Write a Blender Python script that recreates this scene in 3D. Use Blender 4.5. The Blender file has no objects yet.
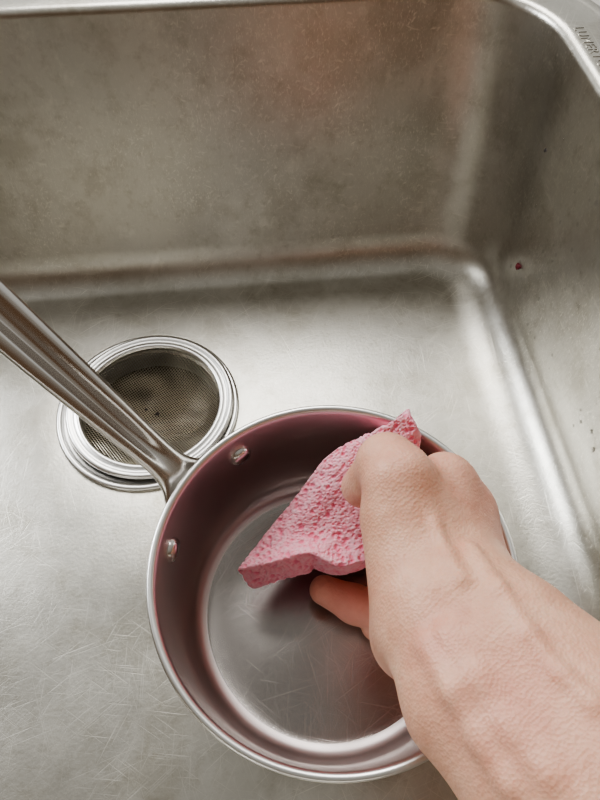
import bpy, bmesh, math, numpy as np
from mathutils import Vector, Matrix, noise
from math import radians, sin, cos, pi
from collections import defaultdict
S=bpy.context.scene
S.view_settings.look='AgX - Medium High Contrast'
def T_(*p): return np.array(p,float)/10000.0   # tenths of a millimetre -> metres
# ---------------- helpers
def link(o,parent=None):
    bpy.context.collection.objects.link(o)
    if parent: o.parent=parent
    return o
def mesh(name,verts,faces,mat=None,parent=None,smooth=True):
    me=bpy.data.meshes.new(name); me.from_pydata([tuple(v) for v in verts],[],[tuple(f) for f in faces]); me.update()
    if smooth: me.polygons.foreach_set('use_smooth',[True]*len(me.polygons))
    if mat: me.materials.append(mat)
    return link(bpy.data.objects.new(name,me),parent)
def empty(name,loc=(0,0,0),rot=0):
    e=bpy.data.objects.new(name,None); e.empty_display_size=.02; e.location=loc; e.rotation_euler=(0,0,rot); return link(e)
class NT:
    def __init__(s,name):
        s.m=bpy.data.materials.new(name); s.m.use_nodes=True; s.t=s.m.node_tree; s.b=s.t.nodes['Principled BSDF']
    def n(s,ty,**k):
        x=s.t.nodes.new(ty)
        for a,b in k.items():
            if hasattr(x,a) : setattr(x,a,b)
            else: x.inputs[a.replace('_',' ')].default_value=b
        return x
    def l(s,a,b): s.t.links.new(a,b)
def ramp(nt,src,stops):
    r=nt.n('ShaderNodeValToRGB'); nt.l(src,r.inputs[0]); e=r.color_ramp.elements
    while len(e)<len(stops): e.new(.5)
    for i,(p,c) in enumerate(stops):
        e[i].position=p; e[i].color=(*c,1) if len(c)==3 else c
    return r
def mapping(nt,scale,rot=(0,0,0),kind='Object'):
    tc=nt.n('ShaderNodeTexCoord'); src=tc.outputs[kind]
    if any(rot):
        m0=nt.n('ShaderNodeMapping'); m0.inputs['Rotation'].default_value=rot; nt.l(src,m0.inputs['Vector']); src=m0.outputs[0]
    m=nt.n('ShaderNodeMapping'); m.inputs['Scale'].default_value=scale
    nt.l(src,m.inputs['Vector']); return m
def noise_n(nt,scale,detail=4,rot=(0,0,0),rough=.5,loc=(0,0,0)):
    m=mapping(nt,scale if hasattr(scale,'__len__') else (scale,)*3,rot); m.inputs['Location'].default_value=loc
    nz=nt.n('ShaderNodeTexNoise'); nz.inputs['Scale'].default_value=1.0; nz.inputs['Detail'].default_value=detail; nz.inputs['Roughness'].default_value=rough; nt.l(m.outputs[0],nz.inputs['Vector']); return nz.outputs[0]
def mrange(nt,src,a,b,c=0,d=1):
    th=nt.n('ShaderNodeMapRange'); th.inputs['From Min'].default_value=a; th.inputs['From Max'].default_value=b; th.inputs['To Min'].default_value=c; th.inputs['To Max'].default_value=d; nt.l(src,th.inputs['Value']); return th.outputs[0]
def math_n(nt,op,a,b):
    x=nt.n('ShaderNodeMath',operation=op)
    for i,v in enumerate((a,b)):
        if isinstance(v,(int,float)): x.inputs[i].default_value=v
        else: nt.l(v,x.inputs[i])
    return x.outputs[0]
def mixc(nt,fac,a,col):
    mix=nt.n('ShaderNodeMix',data_type='RGBA'); nt.l(fac,mix.inputs[0]); nt.l(a,mix.inputs[6]); mix.inputs[7].default_value=(*col,1); return mix.outputs[2]
def steel(name,col=(.62,.60,.57),rough=.36,scr=0,brush=(6,900,900),bump=.05,blot=.0,aniso=0,stain=0):
    nt=NT(name); b=nt.b; b.inputs['Metallic'].default_value=1
    nz=noise_n(nt,14,6,rough=.65)
    cr=ramp(nt,nz,[(.3,tuple(c*(1-blot) for c in col)),(.7,tuple(min(1,c*(1+blot*.6)) for c in col))])
    height=noise_n(nt,brush,2)
    rout=ramp(nt,nz,[(.3,(rough*.88,)*3),(.7,(rough*1.15,)*3)]).outputs[0]; cout=cr.outputs[0]
    if stain:
        sm=mrange(nt,noise_n(nt,20,6,loc=(3,7,1),rough=.62),.50,.62)
        sm2=mrange(nt,noise_n(nt,110,5,loc=(8,2,1),rough=.7),.52,.72)
        smx=math_n(nt,'ADD',math_n(nt,'MULTIPLY',sm,.45),math_n(nt,'MULTIPLY',sm2,.45))
        cout=mixc(nt,math_n(nt,'MULTIPLY',smx,stain),cout,(col[0]*.60,col[1]*.57,col[2]*.50))
        # pale mineral residue: small blotches and drag marks
        r1=mrange(nt,noise_n(nt,(70,22,40),6,(0,0,.7),.7,(5,1,2)),.58,.70)
        cout=mixc(nt,math_n(nt,'MULTIPLY',r1,.5),cout,tuple(min(1,c*1.22) for c in col))
    if scr:
        acc=None
        for i,(rz,sc) in enumerate([(.5,26),(1.3,20),(2.2,28),(2.8,18),(.05,24),(1.75,30),(.95,22)]):
            sn=noise_n(nt,(1200,sc,320),1,(0,0,rz),loc=(i*3.7,i*1.3,0))
            th=mrange(nt,sn,.65,.79)
            acc=th if acc is None else math_n(nt,'MAXIMUM',acc,th)
        acc=math_n(nt,'MULTIPLY',acc,mrange(nt,noise_n(nt,12,2),.4,.6,.2,1))
        cout=mixc(nt,math_n(nt,'MULTIPLY',acc,scr),cout,tuple(min(1,c*1.5) for c in col))
        ad=nt.n('ShaderNodeMath',operation='MULTIPLY_ADD'); nt.l(acc,ad.inputs[0]); ad.inputs[1].default_value=-1.6*scr; nt.l(height,ad.inputs[2]); height=ad.outputs[0]
    nt.l(cout,b.inputs['Base Color']); nt.l(rout,b.inputs['Roughness'])
    bp=nt.n('ShaderNodeBump'); bp.inputs['Strength'].default_value=bump; bp.inputs['Distance'].default_value=.001; nt.l(height,bp.inputs['Height']); nt.l(bp.outputs[0],b.inputs['Normal'])
    if aniso:
        b.inputs['Anisotropic'].default_value=aniso
        tg=nt.n('ShaderNodeTangent'); tg.direction_type='RADIAL'; tg.axis='Z'; nt.l(tg.outputs[0],b.inputs['Tangent'])
    return nt.m
M_sink=steel('brushed_sink_steel',(.605,.585,.535),.35,.55,(500,500,60),.09,.12,stain=.85)
M_pan=steel('pan_wall_steel',(.76,.70,.69),.42,0,(60,60,400),.03,.05,aniso=.3)
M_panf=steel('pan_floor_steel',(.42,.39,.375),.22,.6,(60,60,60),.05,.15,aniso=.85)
M_rim=steel('polished_steel',(.74,.73,.715),.30,0,(300,300,300),.02,.03)
M_handle=steel('handle_steel',(.74,.72,.70),.22,0,(300,300,300),.01,.05)
M_mesh=steel('strainer_steel',(.60,.55,.46),.35,0,(300,300,300),.02,.3)
def plain(name,col,rough=.6,metal=0,nscale=40,var=.15,bump=.1):
    nt=NT(name); nz=noise_n(nt,nscale,5)
    r=ramp(nt,nz,[(.3,tuple(c*(1-var) for c in col)),(.7,tuple(min(1,c*(1+var)) for c in col))]); nt.l(r.outputs[0],nt.b.inputs['Base Color'])
    nt.b.inputs['Roughness'].default_value=rough; nt.b.inputs['Metallic'].default_value=metal
    bp=nt.n('ShaderNodeBump'); bp.inputs['Strength'].default_value=bump; bp.inputs['Distance'].default_value=.001; nt.l(nz,bp.inputs['Height']); nt.l(bp.outputs[0],nt.b.inputs['Normal'])
    return nt.m
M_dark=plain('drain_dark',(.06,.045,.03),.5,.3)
M_counter=plain('counter_laminate',(.62,.60,.56),.45)
# ---------------- sink
ROT=radians(5.6)
XB,YB,XT,YT,ZT=.1825,.353,.1825,.391,.178
XMIN,YMIN=-.42,-.135
def rrect(x0,x1,y0,y1,r,z,m=24,k=12):
    P=[]
    cs=[(x1-r,y1-r,0),(x0+r,y1-r,90),(x0+r,y0+r,180),(x1-r,y0+r,270)]
    ends=[((x1-r,y1),(x0+r,y1)),((x0,y1-r),(x0,y0+r)),((x0+r,y0),(x1-r,y0)),((x1,y0+r),(x1,y1-r))]
    for c,e in zip(cs,ends):
        for i in range(k): 
            a=radians(c[2]+90*i/k); P.append((c[0]+r*cos(a),c[1]+r*sin(a),z))
        for i in range(m):
            f=i/m; P.append((e[0][0]*(1-f)+e[1][0]*f,e[0][1]*(1-f)+e[1][1]*f,z))
    return P
def wallbounds(z,ox,oy,rc):
    f=z/ZT
    return rrect(XMIN-.02*f+ox,XB+(XT-XB)*f-ox,YMIN-.01*f+oy,YB+(YT-YB)*f-oy,max(.01,rc),z)
def loft(rings):
    V=[];Fc=[];n=len(rings[0])
    for r in rings: V+=r
    for i in range(len(rings)-1):
        for j in range(n):
            a=i*n+j;b=i*n+(j+1)%n; Fc.append((a,b,b+n,a+n))
    return V,Fc
sink=empty('kitchen_sink',rot=ROT)
rings=[]
RC=.054
def off(z,o,rc):
    return rrect(XMIN-.02-o,XT+o,YMIN-.01-o,YT+o,rc+o,z)
rings.append(off(ZT+.000,.036,RC)); rings.append(off(ZT+.0055,.035,RC)); rings.append(off(ZT+.007,.032,RC)); rings.append(off(ZT+.006,.028,RC))
for i in range(5): rings.append(off(ZT+.006,.026-.0205*i/4,RC))
for i in range(1,7):
    a=radians(90*i/6); rings.append(off(ZT+.001+.005*cos(a),.0055-.0055*sin(a),RC))
fr=.026
for i in range(1,13):
    z=ZT-(ZT-fr)*i/12; rings.append(wallbounds(z,0,0,RC))
for i in range(1,15):
    a=radians(90*i/14); z=fr-fr*sin(a); q=(1-cos(a)); rings.append(wallbounds(max(z,0),.036*q,.020*q,RC-.028*q))
floor=rings[-1]
DC=(-.0843,.2274); RH=.050
circ=[]
for p in floor:
    a=math.atan2(p[1]-DC[1],p[0]-DC[0]); circ.append((DC[0]+RH*cos(a),DC[1]+RH*sin(a),-.002))
for f in (.15,.3,.45,.6,.75,.88,.96):
    rings.append([(p[0]*(1-f)+c[0]*f,p[1]*(1-f)+c[1]*f,0) for p,c in zip(floor,circ)])
rings.append(circ)
V,Fc=loft(rings); Fc=[f[::-1] for f in Fc]
basin=mesh('basin',V,Fc,M_sink,sink)
cr=[off(ZT-.03,.02,.05),off(ZT-.001,.02,.05),rrect(-.9,.7,-.16,.75,.01,ZT-.001),rrect(-.9,.7,-.16,.75,.01,ZT-.03)]
V,Fc=loft(cr); co=mesh('countertop',V,[f[::-1] for f in Fc],M_counter,None,False); co.rotation_euler=(0,0,ROT)
def revolve(prof,seg=128,cx=0,cy=0):
    V=[];Fc=[]
    for r,z in prof:
        for j in range(seg):
            a=2*pi*j/seg; V.append((cx+r*cos(a),cy+r*sin(a),z))
    n=len(prof)
    for i in range(n-1):
        for j in range(seg):
            a=i*seg+j;b=i*seg+(j+1)%seg; Fc.append((a,b,b+seg,a+seg))
    return V,Fc
prof=[(.0625,-.0005),(.0632,.0012),(.0628,.0024),(.0612,.0030),(.0596,.0026),(.0585,.0014),(.0570,.0008),(.0545,.0006),(.0530,-.001),(.0515,-.006),(.0490,-.02)]
V,Fc=revolve(prof,96,DC[0],DC[1]); mesh('drain_flange',V,Fc,M_rim,sink)
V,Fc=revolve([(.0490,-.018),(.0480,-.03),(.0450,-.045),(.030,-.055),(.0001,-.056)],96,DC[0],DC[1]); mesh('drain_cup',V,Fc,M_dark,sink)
# ---------------- strainer
def loc2w(x,y,z=0): return (x*cos(ROT)-y*sin(ROT),x*sin(ROT)+y*cos(ROT),z)
st=empty('sink_strainer',loc2w(DC[0]+.0018,DC[1]+.0022,0),ROT)
prof=[(.0478,.0030),(.0482,.0046),(.0492,.0054),(.0508,.0052),(.0522,.0044),(.0540,.0048),(.0556,.0056),(.0572,.0054),(.0582,.0042),(.0580,.0028),(.0560,.0022),(.052,.0022),(.0490,.0016),(.0478,.0030)]
V,Fc=revolve(prof,96); mesh('strainer_ring',V,Fc,M_rim,st)
bm=bmesh.new(); R=.0488; pitch=.0016; n=int(R/pitch)+1; vd={}
def bz(r):
    t=r/R; return .0032-.0140*(1-t**3.0)
for i in range(-n,n+1):
    for j in range(-n,n+1):
        x,y=i*pitch,j*pitch; r=math.hypot(x,y)
        if r<R: vd[i,j]=bm.verts.new((x,y,bz(r)+noise.noise(Vector((x*60,y*60,0)))*.0018))
for (i,j) in list(vd):
    q=[(i,j),(i+1,j),(i+1,j+1),(i,j+1)]
    if all(k in vd for k in q): bm.faces.new([vd[k] for k in q])
me=bpy.data.meshes.new('mesh_basket'); bm.to_mesh(me); bm.free(); me.materials.append(M_mesh)
mo=link(bpy.data.objects.new('mesh_basket',me),st); mo.rotation_euler=(0,0,.6); wm=mo.modifiers.new('w','WIREFRAME'); wm.thickness=.0006; wm.use_even_offset=False
# ---------------- pan
PC=(.0150,.0814); pan=empty('saucepan',(PC[0],PC[1],0))
prof=[(.0001,.0),(.067,.0),(.073,.0015),(.078,.006),(.0802,.013),(.0810,.03),(.0812,.075),(.0818,.083),(.0828,.0868),(.0838,.0880),(.0843,.0892),(.0841,.0903),(.0832,.0908),(.0822,.0908),(.0812,.0904),(.0805,.0895),(.0801,.0880),(.0798,.084),(.0793,.075),(.0786,.05),(.0780,.022),(.0765,.0125),(.0735,.0075),(.0685,.0052),(.060,.0045),(.045,.0043),(.03,.0042),(.015,.0042),(.004,.0042),(.0001,.0042)]
V,Fc=revolve(prof,160)
po=mesh('pan_body',V,Fc,M_pan,pan)
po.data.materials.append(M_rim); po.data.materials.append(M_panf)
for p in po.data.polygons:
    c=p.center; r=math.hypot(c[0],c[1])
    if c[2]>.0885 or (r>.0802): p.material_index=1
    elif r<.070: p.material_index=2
sb=po.modifiers.new('s','SUBSURF'); sb.levels=1; sb.render_levels=1
def rivet(ang,z,parent,side=-1,r0=.0791):
    V=[];Fc=[];seg=24
    prof=[(.0064,-.0003),(.0062,.0014),(.0052,.0026),(.003,.0033),(.0001,.0035)]
    n=Vector((cos(ang),sin(ang),0)); t=Vector((-sin(ang),cos(ang),0)); up=Vector((0,0,1)); o=n*r0+up*z
    for r,h in prof:
        for j in range(seg):
            a=2*pi*j/seg; V.append(o+t*(r*cos(a))+up*(r*sin(a))+n*side*h)
    for i in range(len(prof)-1):
        for j in range(seg):
            a=i*seg+j;b=i*seg+(j+1)%seg; Fc.append((a,b,b+seg,a+seg))
    return mesh('rivet',V,Fc,M_handle,parent)
A1,A2=radians(126.5),radians(171)
rivet(A1,.072,pan); rivet(A2,.071,pan)
AM=radians(148)
V=[];Fc=[];na=28;nh=8
for side,rr in ((0,.0812),(1,.0848)):
    for i in range(na+1):
        f=i/na; a=A1-radians(7)+(A2-A1+radians(14))*f
        e=min(1,math.sqrt(max(0,1-(abs(2*f-1))**6))); hh=.0085+.006*math.exp(-((f-.5)/.22)**2)
        for j in range(nh+1):
            g=2*j/nh-1; V.append((rr*cos(a),rr*sin(a),.069+hh*max(e,.25)*g))
def ix(s,i,j): return s*(na+1)*(nh+1)+i*(nh+1)+j
for i in range(na):
    for j in range(nh):
        Fc.append((ix(1,i,j),ix(1,i+1,j),ix(1,i+1,j+1),ix(1,i,j+1))); Fc.append((ix(0,i,j),ix(0,i,j+1),ix(0,i+1,j+1),ix(0,i+1,j)))
    for j in (0,nh): Fc.append((ix(0,i,j),ix(0,i+1,j),ix(1,i+1,j),ix(1,i,j)))
for i in (0,na):
    for j in range(nh): Fc.append((ix(0,i,j),ix(1,i,j),ix(1,i,j+1),ix(0,i,j+1)))
mesh('handle_bracket',V,Fc,M_handle,pan)
path=[(.0830,.0740,.0215,.010,0),(.0865,.0765,.0165,.0100,0),(.0915,.0812,.0115,.0095,.05),(.098,.0874,.0092,.009,.3),(.107,.0945,.0090,.009,.7),(.120,.1048,.0097,.009,1),(.140,.1203,.0109,.0095,1),(.165,.1400,.0121,.010,1),(.195,.165,.0131,.0105,1),(.225,.1905,.0136,.0105,1),(.250,.211,.0136,.0105,.9),(.262,.220,.0122,.0095,.5),(.270,.226,.0085,.007,.1),(.2735,.2285,.003,.004,0)]
pa=np.array(path)
tt=np.linspace(0,len(path)-1,140)
def cubic(col):
    y=pa[:,col]; out=[]
    for t in tt:
        i=min(int(t),len(y)-2); f=t-i; p0=y[max(i-1,0)];p1=y[i];p2=y[i+1];p3=y[min(i+2,len(y)-1)]
        out.append(.5*((2*p1)+(-p0+p2)*f+(2*p0-5*p1+4*p2-p3)*f*f+(-p0+3*p1-3*p2+p3)*f**3))
    return np.array(out)
rho,zz,hw,th,gr=[cubic(i) for i in range(5)]
V=[];Fc=[]
ns=96
rd=np.array([cos(AM),sin(AM),0]); td=np.array([-sin(AM),cos(AM),0])
for i in range(len(tt)):
    i0=max(i-1,0);i1=min(i+1,len(tt)-1)
    dr=rho[i1]-rho[i0];dz=zz[i1]-zz[i0];L=math.hypot(dr,dz); nrm=(-dz/L)*rd+np.array([0,0,dr/L])
    c=rho[i]*rd+np.array([0,0,zz[i]])
    for j in range(ns):
        a=2*pi*j/ns; ca,sa=cos(a),sin(a)
        x=math.copysign(abs(ca)**.8,ca)*hw[i]; y=math.copysign(abs(sa)**.85,sa)*th[i]/2
        if sa>0:
            u=min(1,abs(x)/(hw[i]*.66)); y-=gr[i]*.0060*(.5+.5*cos(pi*u))
        V.append(c+td*x+nrm*y)
for i in range(len(tt)-1):
    for j in range(ns):
        a=i*ns+j;b=i*ns+(j+1)%ns; Fc.append((a,b,b+ns,a+ns))
Fc.append(tuple(range(ns))[::-1]); Fc.append(tuple((len(tt)-1)*ns+j for j in range(ns)))
mesh('handle',V,Fc,M_handle,pan)
# ---------------- surface nets
def surfnet(F,org,h):
    s=F<0
    cs=[(i,j,k) for i in(0,1) for j in (0,1) for k in (0,1)]
    nx,ny,nz=F.shape
    def sub(A,c): return A[c[0]:nx-1+c[0],c[1]:ny-1+c[1],c[2]:nz-1+c[2]]
    cnt=np.zeros((nx-1,ny-1,nz-1),np.uint8)
    for c in cs: cnt+=sub(s,c)
    act=(cnt>0)&(cnt<8); I=np.argwhere(act); idx=-np.ones(act.shape,np.int64); idx[act]=np.arange(len(I))
    acc=np.zeros((len(I),3));num=np.zeros(len(I))
    for a in cs:
        for d in range(3):
            if a[d]==0:
                b=list(a);b[d]=1
                fa=F[I[:,0]+a[0],I[:,1]+a[1],I[:,2]+a[2]];fb=F[I[:,0]+b[0],I[:,1]+b[1],I[:,2]+b[2]]
                m=(fa<0)!=(fb<0); t=np.where(m,fa/(np.where(m,fa-fb,1)),0)
                p=np.array(a,float)[None].repeat(len(I),0); p[:,d]+=t
                acc[m]+=p[m];num[m]+=1
    P=(I+acc/num[:,None])*h+org
    Q=[]
    for d in range(3):
        e1,e2=[(1,2),(2,0),(0,1)][d]
        sl=[slice(1,-1)]*3; sl[d]=slice(0,-1); sh=list(sl); sh[d]=slice(1,None)
        a=s[tuple(sl)];b=s[tuple(sh)]
        base=np.argwhere(a!=b)
        for k in range(3):
            if k!=d: base[:,k]+=1
        inside=s[base[:,0],base[:,1],base[:,2]]
        def g(o1,o2):
            q=base.copy(); q[:,e1]-=o1; q[:,e2]-=o2; return idx[q[:,0],q[:,1],q[:,2]]
        q=np.stack([g(1,1),g(0,1),g(0,0),g(1,0)],1); q[~inside]=q[~inside][:,::-1]; Q.append(q)
    return P,np.concatenate(Q)
# ---------------- hand: one continuous volume (all joints in world space)
h=.0013
org=np.array([-.005,-.235,.002]); top=np.array([.285,.165,.335]); dims=np.ceil((top-org)/h).astype(int)
G=[(org[i]+h*np.arange(dims[i])).astype(np.float32) for i in range(3)]
def box(pts,m):
    pts=np.array(pts); lo=pts.min(0)-m; hi=pts.max(0)+m
    sl=[]
    for i in range(3):
        a=int(np.clip((lo[i]-org[i])/h,0,dims[i]));b=int(np.clip((hi[i]-org[i])/h+1,0,dims[i])); sl.append(slice(a,b))
    return tuple(sl)
def grid(sl): return np.meshgrid(G[0][sl[0]],G[1][sl[1]],G[2][sl[2]],indexing='ij')
def smin(a,b,k):
    hh=np.maximum(k-np.abs(a-b),0)/k
    return np.minimum(a,b)-hh*hh*k*.25
def cone(F,a,b,ra,rb,k,sub=False):
    sl=box([a,b],max(ra,rb)+k+.004); X,Y,Z=grid(sl); d=b-a; L=float(d@d)
    t=np.clip(((X-a[0])*d[0]+(Y-a[1])*d[1]+(Z-a[2])*d[2])/L,0,1)
    dist=np.sqrt((X-a[0]-t*d[0])**2+(Y-a[1]-t*d[1])**2+(Z-a[2]-t*d[2])**2)-(ra+(rb-ra)*t)
    dist=dist.astype(np.float32)
    if sub: F[sl]=-smin(-F[sl],dist,k)
    else: F[sl]=smin(F[sl],dist,k)
def econe(F,a,b,A,B,n,k):
    wa,ta=A;wb,tb=B
    sl=box([a,b],max(wa,wb)+k+.004); X,Y,Z=grid(sl); d=b-a; L=float(d@d); ax=d/math.sqrt(L)
    n=n-ax*(n@ax); n=n/np.linalg.norm(n); w=np.cross(ax,n)
    t=np.clip(((X-a[0])*d[0]+(Y-a[1])*d[1]+(Z-a[2])*d[2])/L,0,1)
    qx,qy,qz=X-a[0]-t*d[0],Y-a[1]-t*d[1],Z-a[2]-t*d[2]
    qa=qx*ax[0]+qy*ax[1]+qz*ax[2];qn=qx*n[0]+qy*n[1]+qz*n[2];qw=qx*w[0]+qy*w[1]+qz*w[2]
    rw=wa+(wb-wa)*t;rt=ta+(tb-ta)*t
    dist=(np.sqrt((qw/rw)**2+(qn/rt)**2+(qa/rt)**2)-1)*rt
    F[sl]=smin(F[sl],dist.astype(np.float32),k)
FH=np.full(tuple(dims),.03,np.float32)
flat=np.array([-.25,-.15,1.0])      # thin direction of the forearm
P0=T_(611,515,1186); P1=T_(714,309,1224); P2=T_(940,12,1309)
P3=np.array([.146,-.082,.190]); P4=np.array([.230,-.20,.270])
econe(FH,P0,P1,(.029,.021),(.0315,.023),flat,.01)
econe(FH,P1,P2,(.0315,.023),(.0355,.028),flat,.02)
econe(FH,P2,P3,(.0355,.028),(.038,.034),flat,.02)
econe(FH,P3,P4,(.038,.034),(.042,.040),flat,.02)
mcp=[T_(660,1139,1069),T_(774,1060,925),T_(820,960,795),T_(815,852,668)]
wb=[T_(528,627,1162),T_(604,616,1096),T_(678,592,1046),T_(725,565,1005)]
for m,w_,r in zip(mcp,wb,(.0125,.0125,.0120,.0112)): cone(FH,w_,m,.015,r,.020)
cone(FH,T_(498,536,1046),T_(430,930,1139),.019,.0165,.012)
cone(FH,T_(478,488,886),T_(545,738,901),.017,.016,.012)
T=[T_(496,766,1107),T_(430,1075,1230),T_(387,1177,1187),T_(301,1184,909)]
cone(FH,T[0],T[1],.0165,.0150,.010); cone(FH,T[1],T[2],.0148,.0130,.005); cone(FH,T[2],T[3],.0128,.0102,.004)
FF=np.full(tuple(dims),.03,np.float32)
fing=[
 [mcp[0],T_(700,1258,636),T_(462,1146,331),T_(239,1049,222)],
 [mcp[1],T_(784,1069,471),T_(506,730,205),T_(300,800,196),T_(133,868,226)],
 [mcp[2],T_(812,899,412),T_(602,599,272),T_(418,695,150)],
 [mcp[3],T_(796,748,459),T_(654,555,385),T_(510,595,293)]]
rad=[(.0115,.0100,.0090,.0080),(.0118,.0105,.0112,.0102,.0082),(.0112,.0100,.0096,.0084),(.0105,.0090,.0084,.0074)]
for p,r in zip(fing,rad):
    one=np.full(tuple(dims),.03,np.float32)
    for i in range(len(p)-1): cone(one,p[i],p[i+1],r[i],r[i+1],.004)
    FF=np.minimum(FF,one)
FH=smin(FH,FF,.007)
def on_top(x,y):
    for z in np.arange(.33,.01,-.0006):
        q=((np.array([x,y,z])-org)/h).astype(int)
        if (q>=0).all() and (q<dims).all() and FH[tuple(q)]<0: return z
    return None
def ridge(pts,r,depth,k,sub=False):
    P_=[]
    for x,y in pts:
        x/=1e4;y/=1e4; z=on_top(x,y)
        if z is not None: P_.append(np.array([x,y,z-depth]))
    for a,b in zip(P_[:-1],P_[1:]): cone(FH,a,b,r,r,k,sub)
ridge([(452,389),(512,238),(577,104),(629,-24)],.0028,.0018,.006)
ridge([(513,420),(582,274),(647,133),(719,0)],.0026,.0017,.006)
ridge([(653,737),(705,562),(756,398),(813,268),(876,178)],.0018,.0011,.004)
ridge([(531,848),(555,706),(583,601)],.0018,.0011,.004)
ridge([(541,1196),(568,1129),(611,1063),(660,1026)],.0012,-.0004,.003,True)
P,Q=surfnet(FH,org,h)
nt=NT('skin'); b=nt.b
at=nt.n('ShaderNodeAttribute'); at.attribute_name='flush'
nz=noise_n(nt,55,6,rough=.65)
rp=ramp(nt,nz,[(.3,(.71,.36,.245)),(.7,(.90,.56,.405))])
mx=nt.n('ShaderNodeMix',data_type='RGBA'); nt.l(at.outputs['Fac'],mx.inputs[0]); nt.l(rp.outputs[0],mx.inputs[6]); mx.inputs[7].default_value=(.95,.33,.33,1)
nt.l(mx.outputs[2],b.inputs['Base Color']); b.inputs['Roughness'].default_value=.45
b.inputs['Subsurface Weight'].default_value=.2; b.inputs['Subsurface Radius'].default_value=(1,.3,.15); b.inputs['Subsurface Scale'].default_value=.003
m2=mapping(nt,(800,800,800)); vz=nt.n('ShaderNodeTexVoronoi'); vz.inputs['Scale'].default_value=1; nt.l(m2.outputs[0],vz.inputs['Vector'])
n3=noise_n(nt,(120,120,120),5,rough=.6)
w3=noise_n(nt,(700,90,90),2,(0,0,.9))
ad=nt.n('ShaderNodeMath',operation='MULTIPLY_ADD'); nt.l(n3,ad.inputs[0]); ad.inputs[1].default_value=2.0; nt.l(vz.outputs[0],ad.inputs[2])
hh=math_n(nt,'ADD',ad.outputs[0],w3)
bp=nt.n('ShaderNodeBump'); bp.inputs['Strength'].default_value=.3; bp.inputs['Distance'].default_value=.0007; nt.l(hh,bp.inputs['Height']); nt.l(bp.outputs[0],b.inputs['Normal'])
ho=mesh('hand_and_forearm',P,Q,nt.m)
sm=ho.modifiers.new('sm','SMOOTH'); sm.factor=.5; sm.iterations=2
fl=np.zeros(len(P))
for c,r,a in [(T_(244,804,270),.028,.35),(T_(380,644,642),.018,.8),(T_(266,1168,910),.012,.3),(T_(353,449,756),.016,.4),(T_(433,1176,1269),.02,.15),(T_(817,1068,966),.03,.3),(T_(507,386,1365),.012,.25),(T_(665,188,1477),.02,.2)]:
    fl=np.maximum(fl,a*np.exp(-(((P-c)**2).sum(1))/(r*r)))
atr=ho.data.attributes.new('flush','FLOAT','POINT'); atr.data.foreach_set('value',fl.astype(np.float32))
# ---------------- sponge
rng=np.random.default_rng(4)
C=np.array([[T_(-340,918,445),T_(-143,920,565),T_(40,950,625),T_(191,889,606),T_(374,929,608)],
            [T_(-262,1030,436),T_(-68,1068,553),T_(114,1080,596),T_(258,1035,603),T_(474,1061,619)],
            [T_(-52,1238,595),T_(104,1226,687),T_(232,1223,720),T_(399,1193,725),T_(554,1175,702)],
            [T_(152,1422,795),T_(275,1397,864),T_(385,1375,874),T_(493,1323,866),T_(592,1310,810)],
            [T_(383,1488,935),T_(455,1502,995),T_(530,1518,1036),T_(575,1490,1015),T_(618,1443,945)]])
def catm(A,t):
    n=len(A)-1; x=t*n; i=min(int(x),n-1); f=x-i
    p0=A[i-1] if i>0 else 2*A[0]-A[1]; p3=A[i+2] if i+2<=n else 2*A[n]-A[n-1]; p1=A[i];p2=A[i+1]
    return .5*(2*p1+(p2-p0)*f+(2*p0-5*p1+4*p2-p3)*f*f+(3*p1-p0-3*p2+p3)*f**3)
NU,NV,NW=300,180,34
THK=.017
top_=np.zeros((NU+1,NV+1,3))
for i in range(NU+1):
    row=catm(C,i/NU)
    for j in range(NV+1): top_[i,j]=catm(row,j/NV)
gu=np.gradient(top_,axis=0);gv=np.gradient(top_,axis=1); N=np.cross(gu,gv); N/=np.linalg.norm(N,axis=2,keepdims=True)
if N[NU//2,NV//2,2]<0: N=-N
ids={};VV=[];NR=[]
def vid(i,j,k):
    if (i,j,k) not in ids:
        ids[i,j,k]=len(VV)
        w=k/NW
        eu=min(i,NU-i)/NU*.11; ev=min(j,NV-j)/NV*.07; e=min(eu,ev); rr=.0018
        inset=0
        if e<rr: inset=rr-math.sqrt(max(0,rr*rr-(rr-e)**2))
        tz=(w-.5)*(THK-2*inset)-THK*.5
        VV.append(top_[i,j]+N[i,j]*tz)
        nn=np.zeros(3)
        if k==NW: nn+=N[i,j]
        if k==0: nn-=N[i,j]
        if i==0: nn-=gu[i,j]/np.linalg.norm(gu[i,j])
        if i==NU: nn+=gu[i,j]/np.linalg.norm(gu[i,j])
        if j==0: nn-=gv[i,j]/np.linalg.norm(gv[i,j])
        if j==NV: nn+=gv[i,j]/np.linalg.norm(gv[i,j])
        NR.append(nn)
    return ids[i,j,k]
FS=[]
for i in range(NU):
    for j in range(NV):
        FS.append((vid(i,j,NW),vid(i+1,j,NW),vid(i+1,j+1,NW),vid(i,j+1,NW))); FS.append((vid(i,j,0),vid(i,j+1,0),vid(i+1,j+1,0),vid(i+1,j,0)))
for k in range(NW):
    for i in range(NU):
        FS.append((vid(i,0,k),vid(i+1,0,k),vid(i+1,0,k+1),vid(i,0,k+1))); FS.append((vid(i,NV,k),vid(i,NV,k+1),vid(i+1,NV,k+1),vid(i+1,NV,k)))
    for j in range(NV):
        FS.append((vid(0,j,k),vid(0,j,k+1),vid(0,j+1,k+1),vid(0,j+1,k))); FS.append((vid(NU,j,k),vid(NU,j+1,k),vid(NU,j+1,k+1),vid(NU,j,k+1)))
VV=np.array(VV);NR=np.array(NR); NR/=np.maximum(np.linalg.norm(NR,axis=1,keepdims=True),1e-6)
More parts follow.
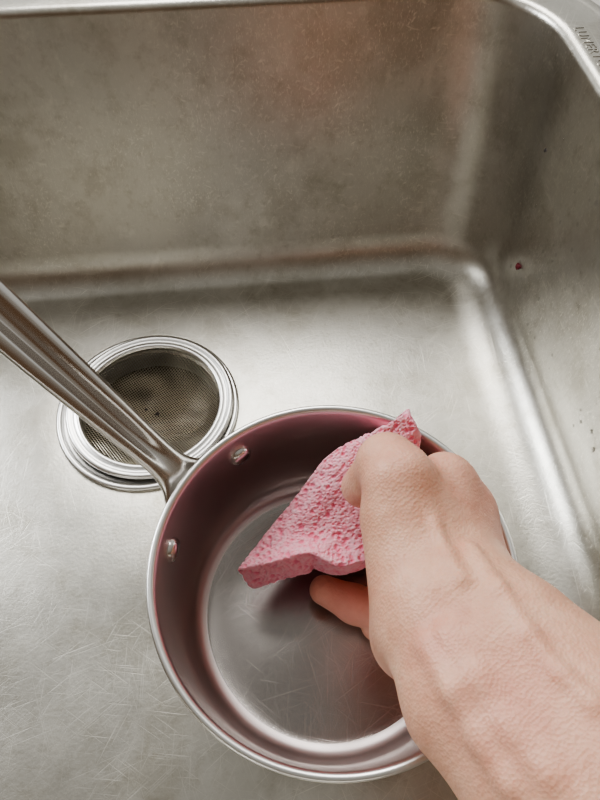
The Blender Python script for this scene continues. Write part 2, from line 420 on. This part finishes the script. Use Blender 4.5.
fa=np.array(FS); e1=VV[fa[:,1]]-VV[fa[:,0]]; e2=VV[fa[:,3]]-VV[fa[:,0]]; ar=np.linalg.norm(np.cross(e1,e2),axis=1); ar/=ar.sum()
npore=6400
pick=rng.choice(len(fa),npore,p=ar); HC=VV[fa[pick,0]]
HR=np.where(rng.random(npore)<.10,rng.uniform(.0008,.0013,npore),rng.uniform(.0003,.0007,npore))
HS=rng.normal(size=(npore,3)); HS/=np.linalg.norm(HS,axis=1,keepdims=True)
dep=np.zeros(len(VV))
cell=.0022; keys={}
for idx_,p in enumerate(HC): keys.setdefault(tuple((p//cell).astype(int)),[]).append(idx_)
vk=(VV//cell).astype(int)
groups=defaultdict(list)
for i_,k_ in enumerate(map(tuple,vk)): groups[k_].append(i_)
for k_,vi in groups.items():
    cand=[]
    for a in(-1,0,1):
        for b_ in(-1,0,1):
            for c_ in(-1,0,1): cand+=keys.get((k_[0]+a,k_[1]+b_,k_[2]+c_),[])
    if cand:
        q=VV[vi][:,None]-HC[cand][None]; al=(q*HS[cand][None]).sum(2)
        d2=(q**2).sum(2)-.62*al**2; e=HR[cand][None]**2-d2
        dep[vi]=np.sqrt(np.maximum(e,0)).max(1)
lump=np.array([noise.noise(Vector(p*110)) for p in VV])*.0006+np.array([noise.noise(Vector(p*900)) for p in VV])*.0003
VV=VV+NR*(lump-dep*.9)[:,None]
nt=NT('pink_cellulose'); b=nt.b
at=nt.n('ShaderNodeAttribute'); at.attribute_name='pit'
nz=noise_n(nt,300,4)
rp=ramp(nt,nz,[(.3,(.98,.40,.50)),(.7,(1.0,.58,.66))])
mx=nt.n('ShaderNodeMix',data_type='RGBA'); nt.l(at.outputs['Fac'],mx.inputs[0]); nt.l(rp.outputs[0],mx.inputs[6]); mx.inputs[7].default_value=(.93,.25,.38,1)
nt.l(mx.outputs[2],b.inputs['Base Color']); b.inputs['Roughness'].default_value=.6; b.inputs['Subsurface Weight'].default_value=.25; b.inputs['Subsurface Radius'].default_value=(1,.5,.5); b.inputs['Subsurface Scale'].default_value=.002
bp=nt.n('ShaderNodeBump'); bp.inputs['Strength'].default_value=.4; bp.inputs['Distance'].default_value=.0005; nt.l(nz,bp.inputs['Height']); nt.l(bp.outputs[0],b.inputs['Normal'])
so=mesh('sponge',VV,FS,nt.m)
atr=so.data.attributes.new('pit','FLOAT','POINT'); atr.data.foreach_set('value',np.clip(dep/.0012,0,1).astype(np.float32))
# ---------------- droplets and crumbs
nt=NT('water'); b=nt.b; b.inputs['Transmission Weight'].default_value=1; b.inputs['Roughness'].default_value=.02; b.inputs['IOR'].default_value=1.33; M_w=nt.m
bm=bmesh.new()
for i in range(80):
    y=rng.uniform(.06,.30); z=rng.uniform(.035,.15); x=XB+(XT-XB)*z/ZT
    mt=Matrix.Translation((x,y,z))@Matrix.Diagonal((.55,1,1.2,1))
    bmesh.ops.create_icosphere(bm,subdivisions=2,radius=rng.uniform(.0005,.0016),matrix=mt)
for i in range(24):
    mt=Matrix.Translation((rng.uniform(-.1,.14),rng.uniform(.0,.3),.0001))@Matrix.Diagonal((1,1,.4,1))
    bmesh.ops.create_icosphere(bm,subdivisions=2,radius=rng.uniform(.0003,.0010),matrix=mt)
me=bpy.data.meshes.new('water_droplets'); bm.to_mesh(me); bm.free(); me.materials.append(M_w); me.polygons.foreach_set('use_smooth',[True]*len(me.polygons))
link(bpy.data.objects.new('water_droplets',me),sink)
def crumbs(name,pts,col):
    bm=bmesh.new()
    for p,r in pts:
        v=bmesh.ops.create_icosphere(bm,subdivisions=2,radius=r,matrix=Matrix.Translation(p))['verts']
        for q in v: q.co+=Vector(rng.normal(size=3)*r*.25)
    me=bpy.data.meshes.new(name); bm.to_mesh(me); bm.free(); me.materials.append(plain(name+'_mat',col,.6)); return link(bpy.data.objects.new(name,me),sink)
crumbs('red_crumb',[((.1822,.286,.053),.0020),((.1824,.2870,.0500),.0012)],(.16,.01,.02))
crumbs('dark_crumbs',[((.1824,.310,.128),.0011),((-.08,.2275,-.0085),.0012),((-.088,.232,-.0085),.0009)],(.04,.03,.03))
tc=bpy.data.curves.new('embossed_lettering','FONT'); tc.body='LUMERTONE'; tc.size=.0085; tc.extrude=.0002; tc.space_character=1.1; tc.materials.append(M_sink)
to=link(bpy.data.objects.new('embossed_lettering',tc),sink); to.location=(XT+.0062,.342,ZT+.0061); to.rotation_euler=(0,0,radians(-90))
# ---------------- world & lights
w=bpy.data.worlds.new('W'); S.world=w; w.use_nodes=True; t=w.node_tree; bg=t.nodes['Background']
tc=t.nodes.new('ShaderNodeTexCoord'); sp=t.nodes.new('ShaderNodeSeparateXYZ'); t.links.new(tc.outputs['Generated'],sp.inputs[0])
r1=t.nodes.new('ShaderNodeValToRGB'); mr=t.nodes.new('ShaderNodeMapRange'); mr.inputs['From Min'].default_value=-1; t.links.new(sp.outputs['Y'],mr.inputs['Value']); t.links.new(mr.outputs[0],r1.inputs[0])
e=r1.color_ramp.elements; e[0].position=.05; e[0].color=(.14,.085,.05,1); e[1].position=.85; e[1].color=(.64,.64,.61,1); x=e.new(.42); x.color=(.19,.145,.10,1)
r2=t.nodes.new('ShaderNodeMapRange'); r2.inputs['From Min'].default_value=.6; r2.inputs['From Max'].default_value=1.0; t.links.new(sp.outputs['Z'],r2.inputs['Value'])
mx=t.nodes.new('ShaderNodeMix'); mx.data_type='RGBA'; t.links.new(r2.outputs[0],mx.inputs[0]); t.links.new(r1.outputs[0],mx.inputs[6]); mx.inputs[7].default_value=(.42,.41,.38,1)
t.links.new(mx.outputs[2],bg.inputs[0]); bg.inputs[1].default_value=.82
def area(name,loc,target,size,power,col=(1,1,1)):
    l=bpy.data.lights.new(name,'AREA'); l.size=size; l.energy=power; l.color=col; o=link(bpy.data.objects.new(name,l)); o.location=loc
    o.rotation_euler=(Vector(target)-Vector(loc)).to_track_quat('-Z','Y').to_euler(); return o
area('ceiling_lamp',(-.20,1.25,1.40),(0,.15,0),.8,17,(1,.985,.95))
area('added_left_fill',(-1.1,.65,.75),(.15,.2,.05),.5,12,(.95,.98,1))  # fill light added on the left to brighten the basin's right wall
# ---------------- camera
c=bpy.data.cameras.new('camera'); co=link(bpy.data.objects.new('camera',c)); co.location=(0,0,.36); co.rotation_euler=(radians(32),0,0); c.lens=27; c.sensor_width=36; c.clip_start=.01; S.camera=co
